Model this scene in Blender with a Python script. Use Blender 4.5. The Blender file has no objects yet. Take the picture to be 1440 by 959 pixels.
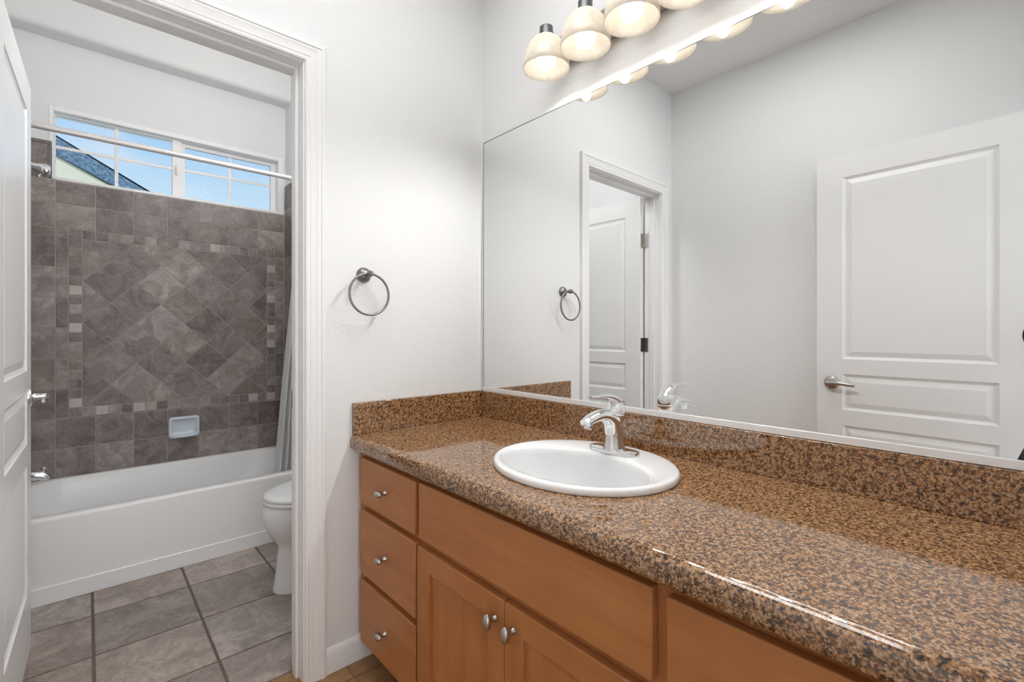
import bpy, bmesh, math, random
from mathutils import Vector, Matrix
random.seed(7)
PI = math.pi
SC = bpy.context.scene
COL = SC.collection

# ------------------------------------------------------------------ camera, world, lights, exposure
CAM = Vector((-1.2606, -1.59, 1.145))
YAW = math.radians(42.1)
cd = bpy.data.cameras.new('camera_view')
cd.sensor_width = 36.0
cd.lens = 36.0 * 662.0 / 1440.0
cd.shift_y = -12.5 / 1440.0
cd.clip_start = 0.01
cam = bpy.data.objects.new('camera_view', cd)
cam.location = CAM
cam.rotation_euler = (PI / 2, 0, -YAW)
COL.objects.link(cam)
SC.camera = cam

SC.view_settings.view_transform = 'Standard'
SC.view_settings.look = 'None'
SC.view_settings.gamma = 1.0
SC.view_settings.use_curve_mapping = False
SC.view_settings.exposure = 0.04
SC.cycles.use_denoising = True
SC.cycles.max_bounces = 10
SC.cycles.diffuse_bounces = 6
SC.cycles.glossy_bounces = 6
SC.cycles.transmission_bounces = 8
SC.cycles.caustics_reflective = False
SC.cycles.caustics_refractive = False
SC.cycles.sample_clamp_indirect = 4.0

BULB_STRENGTH = 5.0
BULB_SPOT_W = 6.5
ROOM_FILL_W = 11.0
TUB_FILL_W = 18.0
HALL_W = 35.0

def make_world():
    w = bpy.data.worlds.new('sky_world')
    SC.world = w
    w.use_nodes = True
    nt = w.node_tree
    nt.nodes.clear()
    out = nt.nodes.new('ShaderNodeOutputWorld')
    bg = nt.nodes.new('ShaderNodeBackground')
    tc = nt.nodes.new('ShaderNodeTexCoord')
    sep = nt.nodes.new('ShaderNodeSeparateXYZ')
    ramp = nt.nodes.new('ShaderNodeValToRGB')
    ramp.color_ramp.elements[0].position = 0.22
    ramp.color_ramp.elements[0].color = (0.60, 0.80, 0.97, 1)
    ramp.color_ramp.elements[1].position = 0.41
    ramp.color_ramp.elements[1].color = (0.25, 0.53, 0.92, 1)
    mp = nt.nodes.new('ShaderNodeMapping')
    mp.inputs['Scale'].default_value = (3.0, 3.0, 9.0)
    mp.inputs['Location'].default_value = (0.35, 0.2, 0.4)
    nz = nt.nodes.new('ShaderNodeTexNoise')
    nz.inputs['Scale'].default_value = 1.6
    nz.inputs['Detail'].default_value = 6
    cr = nt.nodes.new('ShaderNodeValToRGB')
    cr.color_ramp.elements[0].position = 0.52
    cr.color_ramp.elements[0].color = (0, 0, 0, 1)
    cr.color_ramp.elements[1].position = 0.78
    cr.color_ramp.elements[1].color = (0.8, 0.8, 0.8, 1)
    mix = nt.nodes.new('ShaderNodeMix')
    mix.data_type = 'RGBA'
    mix.inputs['B'].default_value = (0.93, 0.95, 1.0, 1)
    L = nt.links.new
    L(tc.outputs['Generated'], sep.inputs[0])
    L(sep.outputs['Z'], ramp.inputs[0])
    L(tc.outputs['Generated'], mp.inputs[0])
    L(mp.outputs[0], nz.inputs['Vector'])
    L(nz.outputs[0], cr.inputs[0])
    L(cr.outputs[0], mix.inputs['Factor'])
    L(ramp.outputs[0], mix.inputs['A'])
    L(mix.outputs['Result'], bg.inputs[0])
    bg.inputs[1].default_value = 1.0
    L(bg.outputs[0], out.inputs[0])
make_world()

def area(name, loc, rot, sx, sy, watts, color=(1, 1, 1)):
    ld = bpy.data.lights.new(name, 'AREA')
    ld.shape = 'RECTANGLE'
    ld.size = sx
    ld.size_y = sy
    ld.energy = watts
    ld.color = color
    o = bpy.data.objects.new(name, ld)
    o.location = loc
    o.rotation_euler = rot
    COL.objects.link(o)
    return o
# added unseen fill lights in vanity room, tub room and hallway, sun on the neighbour
area('vanity_fill_light', (-0.72, -0.85, 2.685), (0, 0, 0), 0.8, 0.8, ROOM_FILL_W, (1, 0.99, 0.98))
pd = bpy.data.lights.new('tub_fill_light', 'POINT')  # added fill behind the partition, no fixture belongs to it
pd.energy = TUB_FILL_W
pd.color = (1, 0.99, 0.98)
pd.shadow_soft_size = 0.13
po_ = bpy.data.objects.new('tub_fill_light', pd)
po_.location = (-0.52, 0.36, 2.42)
COL.objects.link(po_)
area('hall_fill_light', (-1.05, -3.35, 1.35), (PI / 2, 0, 0), 1.5, 2.2, HALL_W, (0.98, 0.99, 1.0))  # added fill posing as hallway daylight, no window is there
sd = bpy.data.lights.new('sun', 'SUN')
sd.energy = 2.2
sd.angle = 0.01
so = bpy.data.objects.new('sun', sd)
so.rotation_euler = (math.radians(50), 0, math.radians(-35))
COL.objects.link(so)

# ------------------------------------------------------------------ materials
def new_mat(name, color=(0.8, 0.8, 0.8), rough=0.5, metal=0.0, spec=0.5, coat=0.0):
    m = bpy.data.materials.new(name)
    m.use_nodes = True
    b = m.node_tree.nodes['Principled BSDF']
    b.inputs['Base Color'].default_value = (*color, 1)
    b.inputs['Roughness'].default_value = rough
    b.inputs['Metallic'].default_value = metal
    b.inputs['Specular IOR Level'].default_value = spec
    b.inputs['Coat Weight'].default_value = coat
    b.inputs['Coat Roughness'].default_value = 0.04
    return m, m.node_tree, b

def node(nt, t, **kw):
    n = nt.nodes.new(t)
    for k, v in kw.items():
        if k in n.inputs:
            n.inputs[k].default_value = v
        else:
            setattr(n, k, v)
    return n

def obj_coords(nt, scale=(1, 1, 1)):
    g = nt.nodes.new('ShaderNodeNewGeometry')
    mp = nt.nodes.new('ShaderNodeMapping')
    mp.inputs['Scale'].default_value = scale
    nt.links.new(g.outputs['Position'], mp.inputs[0])
    return mp.outputs[0]

def add_bump(nt, b, height_sock, strength, dist):
    bp = node(nt, 'ShaderNodeBump', Strength=strength, Distance=dist)
    nt.links.new(height_sock, bp.inputs['Height'])
    nt.links.new(bp.outputs[0], b.inputs['Normal'])

def wall_paint(name, col, rough=0.6, strength=0.35, scale=95):
    m, nt, b = new_mat(name, col, rough, spec=0.3)
    v = obj_coords(nt)
    n1 = node(nt, 'ShaderNodeTexNoise', Scale=scale, Detail=3.0, Roughness=0.55)
    nt.links.new(v, n1.inputs['Vector'])
    add_bump(nt, b, n1.outputs[0], strength, 0.0035)
    return m

def trim_paint(name, col, rough=0.32, grain=None):
    m, nt, b = new_mat(name, col, rough, spec=0.45)
    tc = nt.nodes.new('ShaderNodeTexCoord')
    mp = nt.nodes.new('ShaderNodeMapping')
    nt.links.new(tc.outputs['Object'], mp.inputs[0])
    if grain:
        mp.inputs['Scale'].default_value = grain
        wv = node(nt, 'ShaderNodeTexNoise', Scale=1.0, Detail=4.0, Distortion=1.2)
        nt.links.new(mp.outputs[0], wv.inputs['Vector'])
        add_bump(nt, b, wv.outputs[0], 0.28, 0.002)
    else:
        nz = node(nt, 'ShaderNodeTexNoise', Scale=60.0, Detail=2.0)
        nt.links.new(mp.outputs[0], nz.inputs['Vector'])
        add_bump(nt, b, nz.outputs[0], 0.05, 0.001)
    return m

M = {}
M['wall'] = wall_paint('wall_paint', (0.79, 0.797, 0.80), 0.6, 0.42)
M['ceiling'] = wall_paint('ceiling_paint', (0.78, 0.78, 0.775), 0.75, 0.3, 70)
M['trim'] = trim_paint('trim_paint', (0.83, 0.83, 0.83), 0.33)
M['door'] = trim_paint('door_paint', (0.82, 0.82, 0.82), 0.30, (95, 95, 5))
M['vinyl'] = trim_paint('window_vinyl', (0.90, 0.885, 0.88), 0.4)

def tile_mat(name, c_dark, c_mid, c_light, rough, noise_scale, bump=0.25):
    m, nt, b = new_mat(name, c_mid, rough, spec=0.4)
    at = nt.nodes.new('ShaderNodeAttribute')
    at.attribute_name = 'tile'
    sp = nt.nodes.new('ShaderNodeSeparateColor')
    nt.links.new(at.outputs['Color'], sp.inputs[0])
    g = nt.nodes.new('ShaderNodeNewGeometry')
    sc = node(nt, 'ShaderNodeVectorMath', operation='SCALE')
    sc.inputs['Scale'].default_value = 13.0
    nt.links.new(at.outputs['Color'], sc.inputs[0])
    ad = node(nt, 'ShaderNodeVectorMath', operation='ADD')
    nt.links.new(g.outputs['Position'], ad.inputs[0])
    nt.links.new(sc.outputs[0], ad.inputs[1])
    n1 = node(nt, 'ShaderNodeTexNoise', Scale=noise_scale, Detail=8.0, Roughness=0.70, Distortion=1.0)
    nt.links.new(ad.outputs[0], n1.inputs['Vector'])
    n2 = node(nt, 'ShaderNodeTexNoise', Scale=noise_scale * 9, Detail=4.0, Roughness=0.6)
    nt.links.new(ad.outputs[0], n2.inputs['Vector'])
    a1 = node(nt, 'ShaderNodeMath', operation='MULTIPLY_ADD')
    nt.links.new(n2.outputs[0], a1.inputs[0])
    a1.inputs[1].default_value = 0.35
    nt.links.new(n1.outputs[0], a1.inputs[2])
    a2 = node(nt, 'ShaderNodeMath', operation='MULTIPLY_ADD')
    nt.links.new(sp.outputs[0], a2.inputs[0])
    a2.inputs[1].default_value = 0.24
    nt.links.new(a1.outputs[0], a2.inputs[2])
    r = nt.nodes.new('ShaderNodeValToRGB')
    e = r.color_ramp.elements
    e[0].position = 0.62
    e[0].color = (*c_dark, 1)
    e[1].position = 1.42 if False else 1.0
    e[1].color = (*c_mid, 1)
    sh = node(nt, 'ShaderNodeMath', operation='MULTIPLY')
    nt.links.new(a2.outputs[0], sh.inputs[0])
    sh.inputs[1].default_value = 0.80
    e[0].position = 0.455
    e[1].position = 0.655
    x = e.new(0.86)
    x.color = (*c_light, 1)
    nt.links.new(sh.outputs[0], r.inputs[0])
    # a few tiles lean reddish, as fired
    mx = node(nt, 'ShaderNodeMix', data_type='RGBA', blend_type='MULTIPLY')
    mx.inputs['B'].default_value = (1.03, 0.98, 0.96, 1)
    nt.links.new(sp.outputs[1], mx.inputs['Factor'])
    nt.links.new(r.outputs[0], mx.inputs['A'])
    # pale accent tiles: blue channel
    pm = node(nt, 'ShaderNodeMix', data_type='RGBA')
    pm.inputs['B'].default_value = (0.60, 0.57, 0.545, 1)
    nt.links.new(sp.outputs[2], pm.inputs['Factor'])
    nt.links.new(mx.outputs['Result'], pm.inputs['A'])
    nt.links.new(pm.outputs['Result'], b.inputs['Base Color'])
    add_bump(nt, b, a1.outputs[0], bump, 0.004)
    return m
M['wall_tile'] = tile_mat('wall_tile', (0.132, 0.110, 0.102), (0.272, 0.235, 0.220), (0.47, 0.43, 0.41), 0.42, 10.0)
M['edge_tile'] = new_mat('edge_tile', (0.17, 0.155, 0.15), 0.4)[0]
M['wall_grout'] = new_mat('wall_grout', (0.42, 0.37, 0.345), 0.9)[0]
M['floor_tile'] = tile_mat('floor_tile', (0.19, 0.155, 0.135), (0.335, 0.285, 0.255), (0.56, 0.50, 0.455), 0.45, 7.0, 0.4)
M['floor_grout'] = new_mat('floor_grout', (0.15, 0.115, 0.095), 0.9)[0]
M['tan_tile'] = tile_mat('tan_tile', (0.22, 0.12, 0.05), (0.36, 0.205, 0.09), (0.47, 0.30, 0.15), 0.5, 9.0)
M['tan_grout'] = new_mat('tan_grout', (0.24, 0.15, 0.08), 0.9)[0]

def granite():
    m, nt, b = new_mat('brown_granite', (0.2, 0.1, 0.05), 0.06, spec=0.6)
    v = obj_coords(nt)
    b.inputs['IOR'].default_value = 1.9
    b.inputs['Specular IOR Level'].default_value = 0.5
    v1 = node(nt, 'ShaderNodeTexVoronoi', Scale=300.0)
    nt.links.new(v, v1.inputs['Vector'])
    sp = nt.nodes.new('ShaderNodeSeparateColor')
    nt.links.new(v1.outputs['Color'], sp.inputs[0])
    n1 = node(nt, 'ShaderNodeTexNoise', Scale=105.0, Detail=4.0, Roughness=0.65)
    nt.links.new(v, n1.inputs['Vector'])
    a = node(nt, 'ShaderNodeMath', operation='MULTIPLY_ADD')
    nt.links.new(n1.outputs[0], a.inputs[0])
    a.inputs[1].default_value = 1.5
    md = node(nt, 'ShaderNodeMath', operation='MULTIPLY_ADD')
    nt.links.new(sp.outputs[0], md.inputs[0])
    md.inputs[1].default_value = 0.55
    md.inputs[2].default_value = -0.52
    nt.links.new(md.outputs[0], a.inputs[2])
    r = nt.nodes.new('ShaderNodeValToRGB')
    r.color_ramp.interpolation = 'LINEAR'
    e = r.color_ramp.elements
    e[0].position = 0.13
    e[0].color = (0.011, 0.008, 0.006, 1)
    e[1].position = 0.30
    e[1].color = (0.07, 0.03, 0.012, 1)
    for p, c in ((0.42, (0.19, 0.085, 0.029)), (0.58, (0.31, 0.152, 0.06)), (0.78, (0.52, 0.33, 0.18)), (0.95, (0.22, 0.10, 0.04))):
        x = e.new(p)
        x.color = (*c, 1)
    nt.links.new(a.outputs[0], r.inputs[0])
    nt.links.new(r.outputs[0], b.inputs['Base Color'])
    return m
M['granite'] = granite()

def wood(name, grain_axis):
    m, nt, b = new_mat(name, (0.36, 0.15, 0.05), 0.36, spec=0.4)
    s = {'y': (26, 2.2, 26), 'z': (26, 26, 2.2)}[grain_axis]
    v = obj_coords(nt, s)
    n1 = node(nt, 'ShaderNodeTexNoise', Scale=1.0, Detail=6.0, Roughness=0.6, Distortion=0.6)
    nt.links.new(v, n1.inputs['Vector'])
    v2 = obj_coords(nt, (5, 5, 5))
    n2 = node(nt, 'ShaderNodeTexNoise', Scale=1.6, Detail=3.0)
    nt.links.new(v2, n2.inputs['Vector'])
    a = node(nt, 'ShaderNodeMath', operation='MULTIPLY_ADD')
    nt.links.new(n1.outputs[0], a.inputs[0])
    a.inputs[1].default_value = 0.7
    md = node(nt, 'ShaderNodeMath', operation='MULTIPLY')
    nt.links.new(n2.outputs[0], md.inputs[0])
    md.inputs[1].default_value = 0.4
    nt.links.new(md.outputs[0], a.inputs[2])
    r = nt.nodes.new('ShaderNodeValToRGB')
    e = r.color_ramp.elements
    e[0].position = 0.32
    e[0].color = (0.38, 0.142, 0.043, 1)
    e[1].position = 0.78
    e[1].color = (0.53, 0.222, 0.078, 1)
    nt.links.new(a.outputs[0], r.inputs[0])
    nt.links.new(r.outputs[0], b.inputs['Base Color'])
    add_bump(nt, b, n1.outputs[0], 0.06, 0.001)
    return m
M['wood_h'] = wood('maple_horizontal', 'y')
M['wood_v'] = wood('maple_vertical', 'z')
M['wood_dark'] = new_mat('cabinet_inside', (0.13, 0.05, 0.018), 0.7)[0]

def simple(name, col, rough, metal=0.0, spec=0.5, nscale=40.0, nb=0.02, coat=0.0):
    m, nt, b = new_mat(name, col, rough, metal, spec, coat)
    v = obj_coords(nt)
    nz = node(nt, 'ShaderNodeTexNoise', Scale=nscale, Detail=2.0)
    nt.links.new(v, nz.inputs['Vector'])
    add_bump(nt, b, nz.outputs[0], nb, 0.001)
    return m
M['porcelain'] = simple('white_porcelain', (0.86, 0.865, 0.87), 0.08, nb=0.0, coat=0.3)
M['acrylic'] = simple('white_tub_acrylic', (0.90, 0.90, 0.895), 0.22, nb=0.01)
M['soap'] = simple('pale_blue_ceramic', (0.66, 0.72, 0.79), 0.15)
M['plastic'] = simple('white_seat_plastic', (0.85, 0.855, 0.86), 0.2)
M['chrome'] = simple('chrome', (0.86, 0.87, 0.88), 0.05, 1.0, nb=0.0)
M['nickel'] = simple('brushed_nickel', (0.48, 0.46, 0.43), 0.3, 1.0, nscale=300, nb=0.04)
M['darknickel'] = simple('dark_brushed_metal', (0.24, 0.235, 0.225), 0.36, 1.0, nscale=300, nb=0.04)
M['pewter'] = simple('pewter', (0.17, 0.17, 0.175), 0.42, 1.0, nscale=200, nb=0.04)
M['rodpaint'] = simple('rod_satin', (0.62, 0.60, 0.59), 0.3, 0.3)
M['channel'] = simple('aluminium_channel', (0.86, 0.86, 0.86), 0.35, 0.2)
M['black'] = simple('black_plastic', (0.012, 0.012, 0.014), 0.45)
M['blackmetal'] = simple('black_metal', (0.02, 0.02, 0.023), 0.35, 0.4)
M['lens'] = simple('lens_glass_coating', (0.01, 0.01, 0.03), 0.03)
M['mirror'] = new_mat('mirror_silver', (0.90, 0.905, 0.90), 0.0, 1.0)[0]
M['mirror_edge'] = simple('mirror_edge', (0.06, 0.07, 0.065), 0.3)
M['stucco'] = wall_paint('cream_stucco', (0.74, 0.68, 0.50), 0.9, 0.5, 25)

def shingles():
    m, nt, b = new_mat('blue_grey_shingles', (0.1, 0.15, 0.2), 0.85)
    v = obj_coords(nt, (7, 7, 7))
    n1 = node(nt, 'ShaderNodeTexNoise', Scale=4.0, Detail=6.0, Roughness=0.75)
    nt.links.new(v, n1.inputs['Vector'])
    r = nt.nodes.new('ShaderNodeValToRGB')
    r.color_ramp.elements[0].position = 0.38
    r.color_ramp.elements[0].color = (0.055, 0.10, 0.15, 1)
    r.color_ramp.elements[1].position = 0.68
    r.color_ramp.elements[1].color = (0.27, 0.37, 0.45, 1)
    nt.links.new(n1.outputs[0], r.inputs[0])
    nt.links.new(r.outputs[0], b.inputs['Base Color'])
    return m
M['shingle'] = shingles()

def glass_pane():
    m = bpy.data.materials.new('window_glass')
    m.use_nodes = True
    nt = m.node_tree
    nt.nodes.clear()
    o = nt.nodes.new('ShaderNodeOutputMaterial')
    t = nt.nodes.new('ShaderNodeBsdfTransparent')
    t.inputs[0].default_value = (0.96, 0.97, 0.97, 1)
    g = nt.nodes.new('ShaderNodeBsdfGlossy')
    g.inputs['Roughness'].default_value = 0.02
    f = nt.nodes.new('ShaderNodeFresnel')
    f.inputs[0].default_value = 1.06
    mx = nt.nodes.new('ShaderNodeMixShader')
    nt.links.new(f.outputs[0], mx.inputs[0])
    nt.links.new(t.outputs[0], mx.inputs[1])
    nt.links.new(g.outputs[0], mx.inputs[2])
    nt.links.new(mx.outputs[0], o.inputs[0])
    return m
M['glass'] = glass_pane()

def translucent_mat(name, col, trans, gloss_rough, gloss=0.06, noise=None):
    m = bpy.data.materials.new(name)
    m.use_nodes = True
    nt = m.node_tree
    nt.nodes.clear()
    o = nt.nodes.new('ShaderNodeOutputMaterial')
    d = nt.nodes.new('ShaderNodeBsdfDiffuse')
    t = nt.nodes.new('ShaderNodeBsdfTranslucent')
    g = nt.nodes.new('ShaderNodeBsdfGlossy')
    g.inputs['Roughness'].default_value = gloss_rough
    if noise:
        v = obj_coords(nt, (1, 1, 1))
        nz = node(nt, 'ShaderNodeTexNoise', Scale=noise, Detail=4.0, Distortion=1.5)
        nt.links.new(v, nz.inputs['Vector'])
        r = nt.nodes.new('ShaderNodeValToRGB')
        r.color_ramp.elements[0].position = 0.3
        r.color_ramp.elements[0].color = (*[c * 0.86 for c in col], 1)
        r.color_ramp.elements[1].position = 0.7
        r.color_ramp.elements[1].color = (*col, 1)
        nt.links.new(nz.outputs[0], r.inputs[0])
        nt.links.new(r.outputs[0], d.inputs[0])
        nt.links.new(r.outputs[0], t.inputs[0])
    else:
        d.inputs[0].default_value = (*col, 1)
        t.inputs[0].default_value = (*col, 1)
    m1 = nt.nodes.new('ShaderNodeMixShader')
    m1.inputs[0].default_value = trans
    m2 = nt.nodes.new('ShaderNodeMixShader')
    m2.inputs[0].default_value = gloss
    nt.links.new(d.outputs[0], m1.inputs[1])
    nt.links.new(t.outputs[0], m1.inputs[2])
    nt.links.new(m1.outputs[0], m2.inputs[1])
    nt.links.new(g.outputs[0], m2.inputs[2])
    nt.links.new(m2.outputs[0], o.inputs[0])
    return m
M['shade'] = translucent_mat('alabaster_glass', (0.93, 0.88, 0.80), 0.45, 0.2, 0.04, 22.0)
M['curtain'] = translucent_mat('white_curtain_vinyl', (0.93, 0.935, 0.94), 0.55, 0.3, 0.04)

def emit(name, col, s):
    m = bpy.data.materials.new(name)
    m.use_nodes = True
    nt = m.node_tree
    nt.nodes.clear()
    o = nt.nodes.new('ShaderNodeOutputMaterial')
    e = nt.nodes.new('ShaderNodeEmission')
    e.inputs[0].default_value = (*col, 1)
    e.inputs[1].default_value = s
    nt.links.new(e.outputs[0], o.inputs[0])
    return m
M['bulb'] = emit('lit_bulb', (1.0, 0.94, 0.85), BULB_STRENGTH)

# ------------------------------------------------------------------ mesh helpers
def link(name, bm, mat, parent=None, smooth=False, recalc=True, angle=0.6, bevel=0.0, bseg=2):
    if recalc:
        bmesh.ops.recalc_face_normals(bm, faces=bm.faces[:])
    me = bpy.data.meshes.new(name)
    bm.to_mesh(me)
    bm.free()
    mats = mat if isinstance(mat, (list, tuple)) else [mat]
    for k in mats:
        me.materials.append(k)
    o = bpy.data.objects.new(name, me)
    COL.objects.link(o)
    if parent:
        o.parent = parent
        o.matrix_parent_inverse = Matrix.Translation(-parent_origin(parent))
    if bevel > 0:
        bv = o.modifiers.new('Bevel', 'BEVEL')
        bv.width = bevel
        bv.segments = bseg
        bv.limit_method = 'ANGLE'
        bv.angle_limit = 0.6
        bv.harden_normals = False
    if smooth or bevel > 0:
        for p in me.polygons:
            p.use_smooth = True
        try:
            me.set_sharp_from_angle(angle=angle)
        except Exception:
            pass
    return o

def parent_origin(o):
    v = Vector(o.location)
    if o.parent:
        # children of children are all modelled in world space with unrotated parents
        v = Vector(o.matrix_world.translation) if False else world_origin(o)
    return v

def world_origin(o):
    if o.parent is None:
        return Vector(o.location)
    return o.matrix_parent_inverse.translation + world_origin(o.parent) + Vector(o.location)

def tag(o, label, cat, group=None, kind=None):
    o['label'] = label
    o['category'] = cat
    if group:
        o['group'] = group
    if kind:
        o['kind'] = kind
    return o

def thing(name, label, cat, loc=(0, 0, 0), group=None, kind=None):
    o = bpy.data.objects.new(name, None)
    o.empty_display_size = 0.05
    o.location = loc
    COL.objects.link(o)
    return tag(o, label, cat, group, kind)

def struct(o, label=None, cat=None):
    o['kind'] = 'structure'
    if label:
        o['label'] = label
        o['category'] = cat
    return o

def box(bm, a, b, mi=0):
    x0, y0, z0 = [min(p, q) for p, q in zip(a, b)]
    x1, y1, z1 = [max(p, q) for p, q in zip(a, b)]
    v = [bm.verts.new(p) for p in ((x0, y0, z0), (x1, y0, z0), (x1, y1, z0), (x0, y1, z0),
                                   (x0, y0, z1), (x1, y0, z1), (x1, y1, z1), (x0, y1, z1))]
    for f in ((0, 3, 2, 1), (4, 5, 6, 7), (0, 1, 5, 4), (1, 2, 6, 5), (2, 3, 7, 6), (3, 0, 4, 7)):
        bm.faces.new([v[i] for i in f]).material_index = mi
    return v

def boxes(*pairs):
    bm = bmesh.new()
    for a, b in pairs:
        box(bm, a, b)
    return bm

def loft(bm, rings, cap0=True, cap1=True, closed=True, mi=0):
    vs = [[bm.verts.new(p) for p in r] for r in rings]
    n = len(rings[0])
    for i in range(len(vs) - 1):
        for j in range(n if closed else n - 1):
            k = (j + 1) % n
            bm.faces.new((vs[i][j], vs[i][k], vs[i + 1][k], vs[i + 1][j])).material_index = mi
    if closed and cap0:
        bm.faces.new(vs[0][::-1]).material_index = mi
    if closed and cap1:
        bm.faces.new(vs[-1]).material_index = mi
    return vs

def frame_of(d):
    d = Vector(d).normalized()
    up = Vector((0, 0, 1)) if abs(d.z) < 0.95 else Vector((1, 0, 0))
    s = d.cross(up).normalized()
    return s, s.cross(d).normalized()

def lathe(bm, origin, axis, prof, n=32, cap0=True, cap1=True):
    """prof: (distance along axis, radius)"""
    o = Vector(origin)
    ax = Vector(axis).normalized()
    s, t = frame_of(ax)
    rings = []
    for h, r in prof:
        r = max(r, 1e-4)
        rings.append([o + ax * h + (s * math.cos(2 * PI * k / n) + t * math.sin(2 * PI * k / n)) * r for k in range(n)])
    loft(bm, rings, cap0, cap1)

def smooth_path(pts, sub=6):
    """Catmull-Rom through points (any dimension)"""
    P = [Vector(p) for p in pts]
    out = []
    for i in range(len(P) - 1):
        p0 = P[max(i - 1, 0)]
        p1, p2 = P[i], P[i + 1]
        p3 = P[min(i + 2, len(P) - 1)]
        for k in range(sub):
            t = k / sub
            out.append(0.5 * ((2 * p1) + (p2 - p0) * t + (2 * p0 - 5 * p1 + 4 * p2 - p3) * t * t + (3 * p1 - p0 - 3 * p2 + p3) * t ** 3))
    out.append(P[-1])
    return out

def tube(bm, pts, rad, n=14, cap=True, side=None):
    """rad: one number, list of numbers or list of (a, b) half sizes (side, up)"""
    P = [Vector(p) for p in pts]
    m = len(P)
    R = rad if isinstance(rad, (list, tuple)) else [rad] * m
    rings = []
    ps = Vector(side) if side else None
    for i in range(m):
        d = (P[min(i + 1, m - 1)] - P[max(i - 1, 0)]).normalized()
        if ps is None:
            s, _ = frame_of(d)
        else:
            s = (ps - d * ps.dot(d)).normalized()
        ps = s
        t = s.cross(d).normalized()
        a, b = R[i] if isinstance(R[i], (list, tuple)) else (R[i], R[i])
        rings.append([P[i] + s * a * math.cos(2 * PI * k / n) + t * b * math.sin(2 * PI * k / n) for k in range(n)])
    loft(bm, rings, cap, cap)

def torus(bm, c, normal, R, r, n=48, m=12):
    c = Vector(c)
    nn = Vector(normal).normalized()
    s, t = frame_of(nn)
    rows = []
    for i in range(n):
        a = 2 * PI * i / n
        d = s * math.cos(a) + t * math.sin(a)
        rows.append([bm.verts.new(c + d * (R + r * math.cos(2 * PI * k / m)) + nn * r * math.sin(2 * PI * k / m)) for k in range(m)])
    for i in range(n):
        for k in range(m):
            bm.faces.new((rows[i][k], rows[(i + 1) % n][k], rows[(i + 1) % n][(k + 1) % m], rows[i][(k + 1) % m]))

def ellipsoid(bm, c, rx, ry, rz, nu=24, nv=14):
    c = Vector(c)
    rings = []
    for i in range(1, nv):
        a = PI * i / nv
        rings.append([c + Vector((rx * math.sin(a) * math.cos(2 * PI * k / nu), ry * math.sin(a) * math.sin(2 * PI * k / nu), rz * math.cos(a))) for k in range(nu)])
    vs = loft(bm, rings, False, False)
    top = bm.verts.new(c + Vector((0, 0, rz)))
    bot = bm.verts.new(c - Vector((0, 0, rz)))
    for k in range(nu):
        bm.faces.new((top, vs[0][k], vs[0][(k + 1) % nu]))
        bm.faces.new((bot, vs[-1][(k + 1) % nu], vs[-1][k]))

def rrect(cx, cy, hx, hy, r, n=8):
    """rounded rectangle outline, 4*(n+1) points"""
    r = min(r, hx - 1e-4, hy - 1e-4)
    out = []
    for (sx, sy, a0) in ((1, 1, 0), (-1, 1, PI / 2), (-1, -1, PI), (1, -1, 1.5 * PI)):
        for k in range(n + 1):
            a = a0 + PI / 2 * k / n
            out.append((cx + sx * (hx - r) + r * math.cos(a), cy + sy * (hy - r) + r * math.sin(a)))
    return out

# ------------------------------------------------------------------ the setting
FX0, FX1 = -1.465, -0.739        # door opening of the tub room, clear of jambs
HZ = 2.022                        # clear head height
CZ = 2.70                         # vanity ceiling
TZ = 3.05                         # tub room ceiling
XL = -1.596
YB = 1.938                        # back wall surface behind the tile
PT = 0.115                        # partition thickness

struct(link('wall_far', boxes(((XL, 0, 0), (FX0 - 0.02, PT, 3.1)), ((FX1 + 0.02, 0, 0), (0, PT, 3.1)),
                              ((FX0 - 0.02, 0, HZ + 0.02), (FX1 + 0.02, PT, 3.1))), M['wall']))
struct(link('wall_right', boxes(((0, -1.75, 0), (0.12, 2.1, 3.1))), M['wall']))
struct(link('wall_left', boxes(((XL - 0.12, -1.75, 0), (XL, 2.1, 3.1))), M['wall']))
WX0, WX1, WZ0, WZ1 = -1.412, -0.240, 1.966, 2.362
struct(link('wall_back', boxes(((XL, YB, 0), (WX0, 2.1, 3.1)), ((WX1, YB, 0), (0, 2.1, 3.1)),
                               ((WX0, YB, 0), (WX1, 2.1, WZ0)), ((WX0, YB, WZ1), (WX1, 2.1, 3.1))), M['wall']))
struct(link('wall_wing', boxes(((-0.224, 1.17, 0), (0, YB, 3.1))), M['wall']))
struct(link('wall_near', boxes(((XL, -1.74, 0), (-1.565, -1.625, CZ + 0.1)), ((-0.80, -1.74, 0), (0, -1.625, CZ + 0.1)),
                               ((-1.565, -1.74, 2.04), (-0.80, -1.625, CZ + 0.1))), M['wall']))
struct(link('ceiling', boxes(((XL, -1.74, CZ), (0, 0, CZ + 0.08))), M['ceiling']))
struct(link('ceiling_tub', boxes(((XL, PT, TZ), (0, YB, TZ + 0.05))), M['ceiling']))
# soffit over the window: square block with a rounded lower corner
bm = bmesh.new()
prof = [(YB, 2.717)]
sy, sz, sr = 1.815, 2.717, 0.03
for k in range(9):
    a = PI / 2 * k / 8
    prof.append((sy + sr - sr * math.sin(a), sz + sr - sr * math.cos(a)))
prof += [(sy, TZ), (YB, TZ)]
loft(bm, [[(XL, y, z) for y, z in prof], [(0, y, z) for y, z in prof]])
struct(link('wall_soffit', bm, M['ceiling'], smooth=True))
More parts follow.
